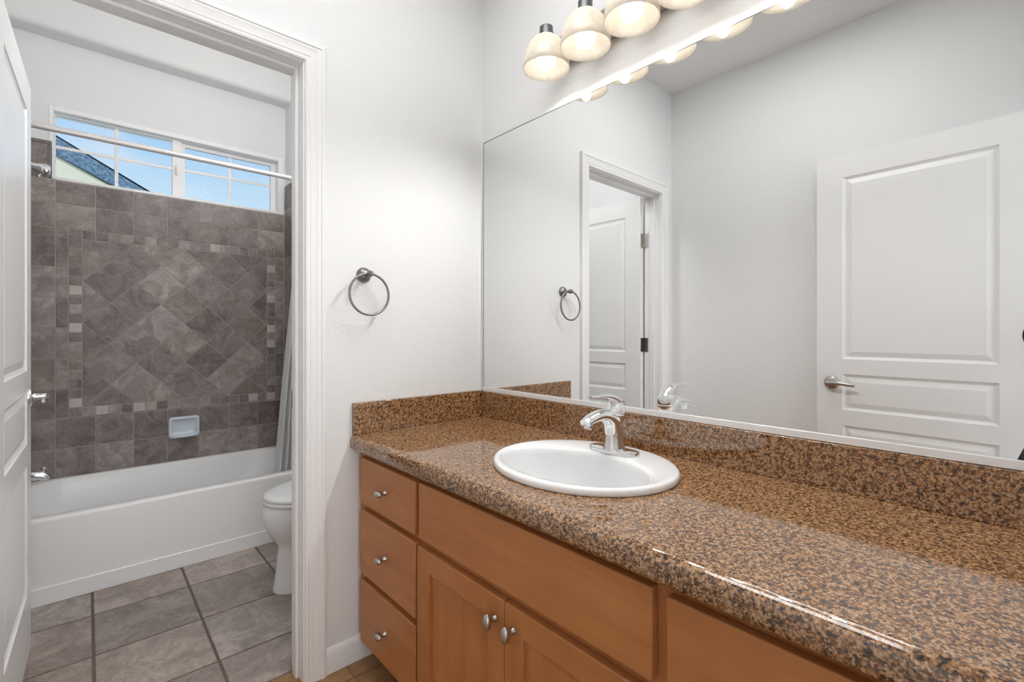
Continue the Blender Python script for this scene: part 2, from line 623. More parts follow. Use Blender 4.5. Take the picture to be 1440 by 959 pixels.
# hallway behind the camera
struct(link('floor_hall', boxes(((-2.6, -3.5, -0.05), (0.4, -1.74, 0.0))), M['wall']))
struct(link('ceiling_hall', boxes(((-2.6, -3.5, CZ), (0.4, -1.74, CZ + 0.05))), M['ceiling']))
struct(link('wall_hall', boxes(((-2.7, -3.5, 0), (-2.6, -1.74, CZ)), ((0.4, -3.5, 0), (0.5, -1.74, CZ)), ((-2.6, -3.55, 0), (0.4, -3.5, CZ)),
                               ((-2.6, -1.80, 0), (-1.72, -1.74, CZ)), ((0.12, -1.80, 0), (0.4, -1.74, CZ))), M['wall']))

# ---- tiled surfaces
def inset_poly(poly, d):
    n = len(poly)
    cx = sum(p[0] for p in poly) / n
    cy = sum(p[1] for p in poly) / n
    lines = []
    for i in range(n):
        a, b = poly[i], poly[(i + 1) % n]
        ex, ey = b[0] - a[0], b[1] - a[1]
        L = math.hypot(ex, ey)
        nx, ny = -ey / L, ex / L
        if (cx - a[0]) * nx + (cy - a[1]) * ny < 0:
            nx, ny = -nx, -ny
        lines.append((nx, ny, nx * a[0] + ny * a[1] + d))
    out = []
    for i in range(n):
        a, b = lines[i - 1], lines[i]
        det = a[0] * b[1] - a[1] * b[0]
        if abs(det) < 1e-9:
            return None
        out.append(((a[2] * b[1] - a[1] * b[2]) / det, (a[0] * b[2] - a[2] * b[0]) / det))
    return out

def area_of(poly):
    return 0.5 * abs(sum(poly[i - 1][0] * poly[i][1] - poly[i][0] * poly[i - 1][1] for i in range(len(poly))))

def clip_rect(poly, x0, x1, y0, y1):
    for ax, lim, sgn in ((0, x0, 1), (0, x1, -1), (1, y0, 1), (1, y1, -1)):
        out = []
        for i in range(len(poly)):
            a, b = poly[i - 1], poly[i]
            da, db = sgn * (a[ax] - lim), sgn * (b[ax] - lim)
            if da >= 0:
                if db < 0:
                    t = da / (da - db)
                    out.append((a[0] + (b[0] - a[0]) * t, a[1] + (b[1] - a[1]) * t))
            elif db >= 0:
                t = da / (da - db)
                out.append((a[0] + (b[0] - a[0]) * t, a[1] + (b[1] - a[1]) * t))
            if db >= 0:
                out.append(b)
        poly = []
        for p in out:
            if not poly or math.hypot(p[0] - poly[-1][0], p[1] - poly[-1][1]) > 1e-5:
                poly.append(p)
        if len(poly) > 1 and math.hypot(poly[0][0] - poly[-1][0], poly[0][1] - poly[-1][1]) < 1e-5:
            poly.pop()
        if len(poly) < 3:
            return None
    return poly

class Tiles:
    def __init__(self, fn, gap, depth):
        self.bm = bmesh.new()
        self.lay = self.bm.loops.layers.float_color.new('tile')
        self.fn, self.gap, self.depth = fn, gap, depth

    def add(self, poly, pale=0.0, tone=None):
        if poly is None or len(poly) < 3 or area_of(poly) < 1e-4:
            return
        p1 = inset_poly(poly, self.gap / 2)
        p2 = inset_poly(poly, self.gap / 2 + 0.0012)
        if p1 is None or p2 is None or area_of(p2) < 5e-5 or area_of(p2) > area_of(poly):
            return
        tone = random.random() if tone is None else tone
        col = (tone, random.random(), pale, 1)
        n = len(poly)
        a = [self.bm.verts.new(self.fn(u, v, -self.depth)) for u, v in p1]
        b = [self.bm.verts.new(self.fn(u, v, -0.001)) for u, v in p1]
        c = [self.bm.verts.new(self.fn(u, v, 0)) for u, v in p2]
        fs = [self.bm.faces.new(c)]
        for i in range(n):
            j = (i + 1) % n
            fs.append(self.bm.faces.new((a[i], a[j], b[j], b[i])))
            fs.append(self.bm.faces.new((b[i], b[j], c[j], c[i])))
        for f in fs:
            for l in f.loops:
                l[self.lay] = col

    def rect(self, x0, x1, y0, y1, **k):
        self.add([(x0, y0), (x1, y0), (x1, y1), (x0, y1)], **k)

    def grout(self, quads, d):
        for q in quads:
            vs = [self.bm.verts.new(self.fn(u, v, d)) for u, v in q]
            f = self.bm.faces.new(vs)
            f.material_index = 1

# back wall tile: u = x, v = z, front plane y = 1.93
TY = 1.93
GX = [-1.592, -1.549, -1.3849, -1.2226, -1.0572, -0.8962, -0.7352, -0.5685, -0.4015, -0.237]
GZ = [0.345, 0.515, 0.672, 0.837, 1.002, 1.169, 1.3335, 1.497, 1.661, 1.84, 1.962]
MX0, MX1, MZ0, MZ1 = -1.3330, -0.2910, 0.680, 1.709   # outside of the mosaic border
FX_0, FX_1, FZ_0, FZ_1 = -1.2785, -0.3430, 0.731, 1.658  # diagonal field
tb = Tiles(lambda u, v, d: (u, TY - d, v), 0.0042, 0.006)
def cells(xs, zs, x0, x1, z0, z1):
    for i in range(len(xs) - 1):
        for j in range(len(zs) - 1):
            a, b = max(xs[i], x0), min(xs[i + 1], x1)
            c, e = max(zs[j], z0), min(zs[j + 1], z1)
            if b - a > 0.008 and e - c > 0.008:
                yield a, b, c, e
for reg in ((-1.6, MX0, MZ0, MZ1), (MX1, -0.23, MZ0, MZ1), (-1.6, -0.23, 0.3, MZ0), (-1.6, -0.23, MZ1, 1.962)):
    for a, b, c, e in cells(GX, GZ, *reg):
        tb.rect(a, b, c, e)
for a, b, c, e in cells([-1.592, -1.549, -1.413], [1.962, 2.15], -1.6, -1.4, 1.9, 2.2):
    tb.rect(a, b, c, e)
# mosaic border
def msq(x0, x1, z0, z1):
    r = random.random()
    if r < 0.19:
        tb.rect(x0, x1, z0, z1, pale=random.uniform(0.55, 0.85), tone=0.7)
    elif r < 0.5:
        tb.rect(x0, x1, z0, z1, tone=0.05)
    else:
        tb.rect(x0, x1, z0, z1)
nx = 19
wx = (MX1 - MX0) / nx
for k in range(nx):
    msq(MX0 + k * wx, MX0 + (k + 1) * wx, FZ_1, MZ1)
    msq(MX0 + k * wx, MX0 + (k + 1) * wx, MZ0, FZ_0)
nz_ = 18
hz = (FZ_1 - FZ_0) / nz_
for k in range(nz_):
    msq(MX0, FX_0, FZ_0 + k * hz, FZ_0 + (k + 1) * hz)
    msq(FX_1, MX1, FZ_0 + k * hz, FZ_0 + (k + 1) * hz)
du = (FX_1 - FX_0) / 4
dv = (FZ_1 - FZ_0) / 4
for i in range(-1, 10):
    for j in range(-1, 10):
        if (i + j) % 2 == 0:
            continue
        cu, cv = FX_0 + i * du / 2, FZ_0 + j * dv / 2
        tb.add(clip_rect([(cu - du / 2, cv), (cu, cv - dv / 2), (cu + du / 2, cv), (cu, cv + dv / 2)], FX_0, FX_1, FZ_0, FZ_1))
tb.grout([[(-1.592, 0.345), (-0.232, 0.345), (-0.232, 1.965), (-1.592, 1.965)],
          [(-1.592, 1.965), (-1.414, 1.965), (-1.414, 2.15), (-1.592, 2.15)]], -0.0022)
struct(link('wall_tile_back', tb.bm, [M['wall_tile'], M['wall_grout']], recalc=False))
# rounded edge trim tiles round the tile field
bm = bmesh.new()
box(bm, (-1.592, TY - 0.001, 2.148), (-1.398, YB, 2.168))
box(bm, (-1.416, TY - 0.001, 1.967), (-1.398, YB, 2.148))
struct(link('trim_5', bm, M['edge_tile'], bevel=0.004))
# end wall tile (plumbing wall side right) x = -0.232 facing -x ; left wall x = -1.592 facing +x
def side_tiles(name, fn, y0, y1):
    t = Tiles(fn, 0.0042, 0.006)
    ys = [y0]
    y = y1
    st = []
    while y > y0 + 0.02:
        st.append(y)
        y -= 0.164
    ys += st[::-1]
    for a, b, c, e in cells(ys, GZ[:-1] + [2.0, 2.16], y0, y1, 0.345, 2.16):
        t.rect(a, b, c, e)
    t.grout([[(y0, 0.345), (y1, 0.345), (y1, 2.165), (y0, 2.165)]], -0.0022)
    struct(link(name, t.bm, [M['wall_tile'], M['wall_grout']], recalc=False))
side_tiles('wall_tile_right', lambda u, v, d: (-0.232 - d, u, v), 1.18, 1.929)
side_tiles('wall_tile_left', lambda u, v, d: (-1.588 + d, u, v), 1.18, 1.929)

# floors
def floor_tiles(name, x0, x1, y0, y1, ox, oy, p, gap, mat, grout):
    t = Tiles(lambda u, v, d: (u, v, d), gap, 0.006)
    xs = sorted({x0, x1} | {ox + k * p for k in range(-12, 13) if x0 < ox + k * p < x1})
    ys = sorted({y0, y1} | {oy + k * p for k in range(-12, 13) if y0 < oy + k * p < y1})
    for a, b, c, e in cells(xs, ys, x0, x1, y0, y1):
        t.rect(a, b, c, e)
    t.grout([[(x0, y0), (x1, y0), (x1, y1), (x0, y1)]], -0.003)
    o = link(name, t.bm, [mat, grout], recalc=False)
    struct(o)
    return o
floor_tiles('floor_tub', XL, 0, 0.09, 1.25, -0.918, 0.637, 0.3245, 0.0095, M['floor_tile'], M['floor_grout'])
floor_tiles('floor', XL, 0, -1.74, 0.09, -0.60, -0.08, 0.33, 0.006, M['tan_tile'], M['tan_grout'])
struct(link('floor_slab', boxes(((XL - .1, -1.74, -0.08), (0.1, 2.1, -0.008))), M['floor_grout']))

# ---- door frame of the tub room: jambs with stop, casing, strike plate
bm = bmesh.new()
box(bm, (FX0 - 0.019, 0.0, 0), (FX0, PT, HZ + 0.019))
box(bm, (FX1, 0.0, 0), (FX1 + 0.019, PT, HZ + 0.019))
box(bm, (FX0, 0.0, HZ), (FX1, PT, HZ + 0.019))
jamb = struct(link('trim_1', bm, M['trim'], bevel=0.0015))
bm = bmesh.new()
box(bm, (FX0, 0.040, 0), (FX0 + 0.011, 0.074, HZ))
box(bm, (FX1 - 0.011, 0.040, 0), (FX1, 0.074, HZ))
box(bm, (FX0 + 0.011, 0.040, HZ - 0.011), (FX1 - 0.011, 0.074, HZ))
link('door_stop', bm, M['trim'], jamb, bevel=0.003)
bm = boxes(((FX1 - 0.0015, 0.079, 0.885), (FX1 + 0.0005, 0.113, 0.945)))
link('strike_plate', bm, M['nickel'], jamb)

CAS = [(0, 0), (0, 0.009), (0.003, 0.0115), (0.008, 0.0125), (0.011, 0.0105), (0.013, 0.0105), (0.016, 0.0125), (0.034, 0.0135), (0.042, 0.0165),
       (0.045, 0.0150), (0.047, 0.0150), (0.050, 0.0185), (0.058, 0.0190), (0.063, 0.0170), (0.065, 0.013), (0.065, 0)]
def casing(name, xi0, xi1, zi, yface, sgn, z0=0.0):
    rings = []
    for px, pz, ox, oz in ((xi0, z0, -1, 0), (xi0, zi, -1, 1), (xi1, zi, 1, 1), (xi1, z0, 1, 0)):
        rings.append([(px + ox * u, yface + sgn * v, pz + oz * u) for u, v in CAS])
    bm = bmesh.new()
    loft(bm, rings)
    return struct(link(name, bm, M['trim'], smooth=True, angle=0.35))
casing('trim_2', FX0 - 0.005, FX1 + 0.005, HZ + 0.005, 0.0, -1)
casing('trim_3', FX0 - 0.005, FX1 + 0.005, HZ + 0.005, PT, 1)

# baseboards
def baseboard(name, a, b, out, h=0.083, t=0.012):
    a, b, out = Vector((*a, 0)), Vector((*b, 0)), Vector((*out, 0))
    pr = [(0, 0), (t, 0), (t, h - 0.018), (t - 0.003, h - 0.008), (t - 0.007, h - 0.002), (0, h)]
    bm = bmesh.new()
    loft(bm, [[p + out * u + Vector((0, 0, z)) for u, z in pr] for p in (a, b)])
    return struct(link(name, bm, M['trim'], smooth=True, angle=0.5))
baseboard('baseboard_far', (FX1 + 0.070, 0), (-0.50, 0), (0, -1))
baseboard('baseboard_left', (XL, -1.625), (XL, -0.02), (1, 0))
baseboard('baseboard_right', (0, PT), (0, 1.17), (-1, 0))

# ---- panel doors
def door_leaf(bm, w, h, t, stile, panels):
    """leaf in local coords: hinge edge at u=0, width along +u (x), thickness along y 0..-t, height z"""
    zs = [0.0]
    for a, b in panels:
        zs += [a, b]
    zs.append(h)
    xs = [0, stile, w - stile, w]
    for face, yy, sg in ((0, 0.0, -1), (1, -t, 1)):
        def V(x, z, d):
            return bm.verts.new((x, yy + sg * d, z))
        for i in range(3):
            for j in range(len(zs) - 1):
                x0, x1, z0, z1 = xs[i], xs[i + 1], zs[j], zs[j + 1]
                if i == 1 and j % 2 == 1:
                    rings = []
                    for ins, dep in ((0, 0), (0.003, 0.004), (0.010, 0.0075), (0.014, 0.0085), (0.034, 0.0035), (0.037, 0.0028)):
                        rings.append([V(x0 + ins, z0 + ins, dep), V(x1 - ins, z0 + ins, dep), V(x1 - ins, z1 - ins, dep), V(x0 + ins, z1 - ins, dep)])
                    for a, b in zip(rings, rings[1:]):
                        for k in range(4):
                            bm.faces.new((a[k], a[(k + 1) % 4], b[(k + 1) % 4], b[k]))
                    bm.faces.new(rings[-1])
                else:
                    bm.faces.new((V(x0, z0, 0), V(x1, z0, 0), V(x1, z1, 0), V(x0, z1, 0)))
    for q in (((0, 0, 0), (0, -t, 0), (0, -t, h), (0, 0, h)), ((w, 0, 0), (w, -t, 0), (w, -t, h), (w, 0, h)),
              ((0, 0, 0), (w, 0, 0), (w, -t, 0), (0, -t, 0)), ((0, 0, h), (w, 0, h), (w, -t, h), (0, -t, h))):
        bm.faces.new([bm.verts.new(p) for p in q])
    bmesh.ops.remove_doubles(bm, verts=bm.verts[:], dist=1e-5)

PANELS = [(0.225, 0.672), (0.748, 0.925), (1.000, 1.898)]
def make_door(name, pivot, angle, w, mats_lever):
    """angle: direction of the leaf from the pivot in the xy plane; the leaf's thickness lies on its right-hand side"""
    bm = bmesh.new()
    door_leaf(bm, w, 2.008, 0.036, 0.112, PANELS)
    o = link(name, bm, M['door'])
    o.location = pivot
    o.rotation_euler = (0, 0, angle)
    struct(o)
    return o

def local_part(name, bm, mat, parent, **k):
    if True:
        o = link(name, bm, mat, None, **k)
        o.parent = parent
        return o

def lever_set(door, u, z, side_y, sg, dirx, mat, latch_u=None):
    """rosette on the face at local y=side_y, pointing sg along y; lever towards dirx"""
    bm = bmesh.new()
    lathe(bm, (u, side_y, z), (0, sg, 0), [(0, 0.0325), (0.004, 0.0325), (0.008, 0.030), (0.011, 0.024), (0.0125, 0.014)], 36)
    ro = local_part('door_handle', bm, mat, door, smooth=True)
    bm = bmesh.new()
    y = lambda d: side_y + sg * d
    tube(bm, [(u, y(0.010), z), (u, y(0.030), z), (u, y(0.044), z)], [0.013, 0.010, 0.011], 16)
    pts = smooth_path([(u - dirx * 0.012, y(0.046), z), (u + dirx * 0.012, y(0.050), z + 0.001), (u + dirx * 0.045, y(0.052), z + 0.002),
                       (u + dirx * 0.085, y(0.050), z - 0.003), (u + dirx * 0.108, y(0.044), z - 0.006)], 6)
    m = len(pts)
    tube(bm, pts, [(0.011 - 0.004 * i / (m - 1), 0.0085 - 0.003 * i / (m - 1)) for i in range(m)], 16, side=(0, 0, 1))
    lv = local_part('lever', bm, mat, ro, smooth=True)
    return ro

# tub-room door, swung open into the tub room; its room side face looks towards +x
PIV = (FX0 + 0.004, PT + 0.008, 0.012)
dr = make_door('door_1', PIV, math.radians(88.8), 0.715, None)
tag(dr, 'white three-panel door swung open into the tub room at the left edge of the picture', 'door', kind='structure')
lever_set(dr, 0.715 - 0.062, 0.905, -0.036, -1, -1, M['chrome'])
lever_set(dr, 0.715 - 0.062, 0.905, 0.0, 1, -1, M['chrome'])
for hz_ in (0.25, 1.05, 1.73):
    bm = bmesh.new()
    lathe(bm, (-0.002, 0.004, hz_ - 0.045), (0, 0, 1), [(0, 0.0065), (0.09, 0.0065)], 16)
    box(bm, (-0.001, -0.032, hz_ - 0.045), (0.0, 0.0, hz_ + 0.045))
    box(bm, (-0.034, -0.0015, hz_ - 0.045), (-0.002, 0.0005, hz_ + 0.045))
    local_part('hinge', bm, M['nickel'] if hz_ > 1.5 else M['pewter'], dr, smooth=True)

# entry door, folded back along the left wall; local thickness must lie towards the wall
ang = math.atan2(0.765, -0.034)
PIV2 = (-1.540, -1.612, 0.012)
d2 = make_door('door_2', PIV2, ang, 0.766, None)
tag(d2, 'white three-panel entry door folded back against the left wall, seen only in the mirror', 'door', kind='structure')
lever_set(d2, 0.766 - 0.066, 0.880, -0.036, -1, -1, M['nickel'])
bm = boxes(((0.765, -0.026, 0.862), (0.768, -0.010, 0.898)))
local_part('latch_plate', bm, M['pewter'], d2)

# ---- window
wf = bmesh.new()
yf0, yf1 = 1.934, 2.05
for a, b in (((WX0, yf0, WZ0), (WX0 + 0.020, yf1, WZ1)), ((WX1 - 0.030, yf0, WZ0), (WX1, yf1, WZ1)),
             ((WX0 + 0.020, yf0, WZ1 - 0.026), (WX1 - 0.030, yf1, WZ1)), ((WX0 + 0.020, yf0, WZ0), (WX1 - 0.030, yf1, WZ0 + 0.016))):
    box(wf, a, b)
win = struct(link('window_1', wf, M['vinyl'], bevel=0.003), 'wide white vinyl sliding window high above the bathtub', 'window')
def sash(x0, x1, z0, z1, y0, y1, bl, br, bt, bb, mx, mz):
    bm = bmesh.new()
    box(bm, (x0, y0, z0), (x0 + bl, y1, z1))
    box(bm, (x1 - br, y0, z0), (x1, y1, z1))
    box(bm, (x0 + bl, y0, z1 - bt), (x1 - br, y1, z1))
    box(bm, (x0 + bl, y0, z0), (x1 - br, y1, z0 + bb))
    s = link('sash', bm, M['vinyl'], win, bevel=0.002)
    ym = (y0 + y1) / 2
    link('pane', boxes(((x0 + bl, ym + 0.004, z0 + bb), (x1 - br, ym + 0.008, z1 - bt))), M['glass'], s)
    bm = bmesh.new()
    box(bm, (mx - 0.008, ym - 0.006, z0 + bb), (mx + 0.008, ym + 0.003, z1 - bt))
    box(bm, (x0 + bl, ym - 0.0055, mz - 0.008), (x1 - br, ym + 0.0025, mz + 0.008))
    link('muntin', bm, M['vinyl'], s, bevel=0.0015)
    return s
s1 = sash(WX0 + 0.020, -0.822, WZ0 + 0.016, WZ1 - 0.026, 1.972, 2.000, 0.006, 0.046, 0.008, 0.008, -1.132, 2.156)
s2 = sash(-0.845, WX1 - 0.030, WZ0 + 0.016, WZ1 - 0.026, 2.003, 2.030, 0.046, 0.032, 0.024, 0.014, -0.551, 2.170)
bm = bmesh.new()
tube(bm, smooth_path([(-0.848, 1.972, 2.125), (-0.848, 1.960, 2.128), (-0.848, 1.957, 2.150), (-0.848, 1.960, 2.172), (-0.848, 1.972, 2.175)], 4), 0.005, 10)
box(bm, (-0.856, 1.969, 2.118), (-0.840, 1.973, 2.182))
link('window_latch', bm, M['vinyl'], s1, smooth=True)

# ------------------------------------------------------------------ neighbour's house outside
nh = thing('house', 'cream house gable with blue-grey shingled roof outside the window', 'house', (-1.0, 8.0, 0))
HY = 8.0
def at_y(px, py, y):
    r = (px - 720) / 662.0
    dx, dy = math.sin(YAW) + math.cos(YAW) * r, math.cos(YAW) - math.sin(YAW) * r
    k = (y - CAM.y) / dy
    return Vector((CAM.x + dx * k, y, CAM.z - (py - 467) / 662.0 * k))
pt, pb = at_y(77, 191, HY - .4), at_y(205, 268, HY - .4)
qt, qb = at_y(77, 216, HY - .4), at_y(163, 262, HY - .4)
dirn = (pb - pt).normalized()
dq = (qb - qt).normalized()
e0, e1 = -3.2, 5.0
P0, P1 = pt + dirn * e0, pt + dirn * e1
Q0, Q1 = qt + dq * e0, qt + dq * e1
bm = bmesh.new()
ring = [P0, P1, Q1, Q0]
loft(bm, [ring, [p + Vector((0, 5.0, 0)) for p in ring]])
link('roof', bm, M['shingle'], nh)
bm = bmesh.new()
W0, W1 = Q0 + Vector((0.02, 0.06, 0.05)), Q1 + Vector((-0.3, 0.06, 0.05))
ring = [W0, W1, Vector((W1.x, W1.y, -0.3)), Vector((W0.x, W0.y, -0.3))]
loft(bm, [ring, [p + Vector((0, 4.2, 0)) for p in ring]])
link('gable_wall', bm, M['stucco'], nh)

# ------------------------------------------------------------------ bathtub
TX0, TX1, TYF, TYB, TR = -1.587, -0.236, 1.190, 1.927, 0.362
bt = thing('bathtub', 'white alcove bathtub with smooth apron below the brown tiled wall', 'bathtub', (-0.91, 1.56, 0))
cx, cy = (TX0 + TX1) / 2, (TYF + TYB) / 2
hx, hy = (TX1 - TX0) / 2, (TYB - TYF) / 2
def R3(pts, z):
    return [(x, y, z) for x, y in pts]
rings = [R3(rrect(cx, cy, hx, hy, 0.004), 0.0), R3(rrect(cx, cy, hx, hy, 0.004), TR - 0.016), R3(rrect(cx, cy, hx - 0.001, hy - 0.001, 0.004), TR - 0.008),
         R3(rrect(cx, cy, hx - 0.005, hy - 0.005, 0.006), TR - 0.002), R3(rrect(cx, cy, hx - 0.012, hy - 0.012, 0.01), TR)]
ix0, ix1, iy0, iy1 = TX0 + 0.085, TX1 - 0.045, TYF + 0.060, TYB - 0.042
def inner(ins_l, ins_r, ins_y, z, r):
    a, b, c, e = ix0 + ins_l, ix1 - ins_r, iy0 + ins_y, iy1 - ins_y
    return R3(rrect((a + b) / 2, (c + e) / 2, (b - a) / 2, (e - c) / 2, r), z)
rings += [inner(-0.012, -0.012, -0.012, TR, 0.16), inner(-0.003, -0.003, -0.003, TR - 0.003, 0.155), inner(0.002, 0.006, 0.002, TR - 0.012, 0.15),
          inner(0.010, 0.045, 0.012, TR - 0.07, 0.14), inner(0.030, 0.16, 0.04, 0.16, 0.12), inner(0.045, 0.23, 0.055, 0.10, 0.11), inner(0.09, 0.29, 0.09, 0.075, 0.09), inner(0.2, 0.4, 0.18, 0.07, 0.05)]
bm = bmesh.new()
loft(bm, rings)
link('tub_shell', bm, M['acrylic'], bt, smooth=True, angle=0.7)
bm = boxes(((TX0, TYF - 0.006, 0.0), (TX1, TYF + 0.002, 0.074)))
link('skirt_strip', bm, M['acrylic'], bt, bevel=0.003)

# tub spout and shower head on the left wall
sp = thing('tub_spout', 'chrome bathtub spout with diverter knob low on the tiled wall', 'faucet', (-1.588, 1.56, 0.465))
bm = bmesh.new()
pts = smooth_path([(-1.5885, 1.56, 0.468), (-1.52, 1.56, 0.470), (-1.45, 1.56, 0.470), (-1.412, 1.56, 0.462), (-1.400, 1.56, 0.444)], 6)
m = len(pts)
tube(bm, pts, [(0.026 - 0.004 * i / m, 0.024 - 0.004 * i / m) for i in range(m)], 20, side=(0, 1, 0))
link('spout_body', bm, M['chrome'], sp, smooth=True)
bm = bmesh.new()
lathe(bm, (-1.412, 1.56, 0.478), (0, 0, 1), [(0, 0.005), (0.012, 0.004), (0.015, 0.010), (0.022, 0.011), (0.027, 0.006)], 16)
link('diverter_knob', bm, M['chrome'], sp, smooth=True)

sh = thing('shower', 'chrome shower head on a bent arm beside the window', 'shower head', (-1.588, 1.56, 1.95))
bm = bmesh.new()
lathe(bm, (-1.5885, 1.56, 1.965), (1, 0, 0), [(0, 0.03), (0.004, 0.03), (0.012, 0.014)], 24)
link('wall_flange', bm, M['chrome'], sh, smooth=True)
bm = bmesh.new()
tube(bm, smooth_path([(-1.585, 1.56, 1.965), (-1.54, 1.56, 1.962), (-1.50, 1.56, 1.948), (-1.462, 1.56, 1.925)], 5), 0.011, 14)
link('shower_arm', bm, M['chrome'], sh, smooth=True)
bm = bmesh.new()
hd = Vector((0.80, 0, -0.18)).normalized()
lathe(bm, (-1.470, 1.56, 1.928), hd, [(0, 0.012), (0.012, 0.017), (0.026, 0.018), (0.045, 0.026), (0.062, 0.030), (0.075, 0.028), (0.080, 0.020)], 28)
link('spray_head', bm, M['chrome'], sh, smooth=True)
bm = bmesh.new()
tube(bm, [(-1.415, 1.556, 1.900), (-1.428, 1.55, 1.882), (-1.424, 1.548, 1.873)], 0.004, 10)
link('spray_lever', bm, M['chrome'], sh, smooth=True)

# curtain rod and gathered curtain
rd = thing('shower_curtain_rod', 'straight satin shower curtain rod crossing in front of the window', 'curtain rod', (-0.91, 1.21, 2.012))
bm = bmesh.new()
lathe(bm, (-1.5875, 1.21, 2.012), (1, 0, 0), [(0, 0.0135), (1.355, 0.0135)], 20)
link('rod', bm, M['rodpaint'], rd, smooth=True)
for x, s in ((-1.5877, 1), (-0.2323, -1)):
    bm = bmesh.new()
    lathe(bm, (x, 1.21, 2.012), (s, 0, 0), [(0, 0.03), (0.006, 0.03), (0.02, 0.018)], 24)
    link('rod_flange', bm, M['rodpaint'], rd, smooth=True)
cu = thing('shower_curtain', 'white shower curtain gathered at the right end of the bathtub', 'curtain', (-0.31, 1.26, 2.0))
bm = bmesh.new()
nf, nzr = 65, 26
grid = []
for j in range(nzr + 1):
    v = j / nzr
    z = 1.975 - v * (1.975 - 0.20)
    w0 = -0.355 - 0.125 * v ** 1.25
    yc = 1.215 + 0.085 * min(1, v * 1.6)
    row = []
    for i in range(nf + 1):
        u = i / nf
        x = w0 + (-0.250 - w0) * u
        y = yc + (0.020 + 0.008 * v) * math.sin(u * 2 * PI * 6.5 + 0.7 * v) + 0.005 * math.sin(u * 23 + v * 4)
        row.append(bm.verts.new((x, y, z)))
    grid.append(row)
for j in range(nzr):
    for i in range(nf):
        bm.faces.new((grid[j][i], grid[j][i + 1], grid[j + 1][i + 1], grid[j + 1][i]))
c = link('curtain_panel', bm, M['curtain'], cu, smooth=True, angle=3.0)
sl = c.modifiers.new('Solidify', 'SOLIDIFY')
sl.thickness = 0.0012
for k in range(5):
    bm = bmesh.new()
    torus(bm, (-0.345 + 0.022 * k, 1.21, 1.999), (1, 0.15, 0), 0.027, 0.002, 24, 8)
    link('curtain_ring', bm, M['rodpaint'], cu, smooth=True)

# soap dish
sdh = thing('soap_dish', 'pale blue-white ceramic soap dish set into the brown wall tile', 'soap dish', (-0.812, TY, 0.562))
bm = bmesh.new()
def RZ(cx, cz, hx, hz, r, y):
    return [(x, y, z) for x, z in rrect(cx, cz, hx, hz, r, 6)]
loft(bm, [RZ(-0.815, 0.562, 0.079, 0.064, 0.016, TY - 0.0005), RZ(-0.815, 0.562, 0.079, 0.064, 0.016, TY - 0.022), RZ(-0.815, 0.562, 0.076, 0.061, 0.015, TY - 0.028),
          RZ(-0.815, 0.562, 0.070, 0.055, 0.012, TY - 0.030), RZ(-0.815, 0.562, 0.064, 0.049, 0.010, TY - 0.027), RZ(-0.815, 0.563, 0.058, 0.042, 0.008, TY - 0.010), RZ(-0.815, 0.563, 0.050, 0.034, 0.006, TY - 0.006)])
link('dish_body', bm, M['soap'], sdh, smooth=True, angle=0.8)
bm = bmesh.new()
tube(bm, smooth_path([(-0.882, TY - 0.024, 0.518), (-0.866, TY - 0.044, 0.512), (-0.815, TY - 0.048, 0.511), (-0.764, TY - 0.044, 0.512), (-0.748, TY - 0.024, 0.518)], 5), [(0.008, 0.010)] * 21, 12, side=(0, 0, 1))
link('tray_lip', bm, M['soap'], sdh, smooth=True)

# ------------------------------------------------------------------ toilet (front towards -x)
TYC = 0.655
tl = thing('toilet', 'white toilet half hidden behind the door frame, beside the bathtub', 'toilet', (-0.4, TYC, 0))
def egg(xf, xb, hw, z, n=40, p=2.0):
    """egg outline: pointed round front at xf, back at xb"""
    out = []
    xm = xf + (xb - xf) * 0.55
    for k in range(n):
        a = 2 * PI * k / n
        c, s = math.cos(a), math.sin(a)
        x = xm + (xb - xm if c > 0 else xm - xf) * (abs(c) ** (2 / (3.2 if c > 0 else p))) * (1 if c > 0 else -1)
        y = TYC + hw * (abs(s) ** (2 / 2.2)) * (1 if s > 0 else -1)
        out.append((x, y, z))
    return out
bm = bmesh.new()
loft(bm, [egg(-0.652, -0.08, 0.116, 0.0), egg(-0.652, -0.08, 0.116, 0.012), egg(-0.646, -0.08, 0.113, 0.03), egg(-0.638, -0.08, 0.109, 0.10), egg(-0.631, -0.08, 0.106, 0.17),
          egg(-0.630, -0.08, 0.107, 0.200), egg(-0.650, -0.06, 0.126, 0.226), egg(-0.672, -0.05, 0.152, 0.265), egg(-0.690, -0.05, 0.172, 0.305), egg(-0.694, -0.05, 0.178, 0.345),
          egg(-0.690, -0.05, 0.178, 0.378), egg(-0.684, -0.05, 0.174, 0.386), egg(-0.665, -0.06, 0.158, 0.388)])
link('bowl', bm, M['porcelain'], tl, smooth=True, angle=1.2)
bm = bmesh.new()
loft(bm, [egg(-0.683, -0.215, 0.174, 0.390), egg(-0.690, -0.21, 0.180, 0.394), egg(-0.690, -0.21, 0.180, 0.404), egg(-0.686, -0.21, 0.177, 0.408)])
link('seat', bm, M['plastic'], tl, smooth=True, angle=1.2)
bm = bmesh.new()
loft(bm, [egg(-0.684, -0.215, 0.175, 0.4095), egg(-0.689, -0.21, 0.180, 0.413), egg(-0.688, -0.21, 0.179, 0.422), egg(-0.678, -0.215, 0.171, 0.430), egg(-0.640, -0.24, 0.145, 0.435), egg(-0.55, -0.28, 0.08, 0.437)])
link('lid', bm, M['plastic'], tl, smooth=True, angle=1.2)
bm = bmesh.new()
loft(bm, [R3(rrect(-0.115, TYC, 0.085, 0.19, 0.03), 0.385), R3(rrect(-0.11, TYC, 0.095, 0.215, 0.035), 0.45), R3(rrect(-0.11, TYC, 0.10, 0.23, 0.035), 0.70)])
link('tank', bm, M['porcelain'], tl, smooth=True)
bm = bmesh.new()
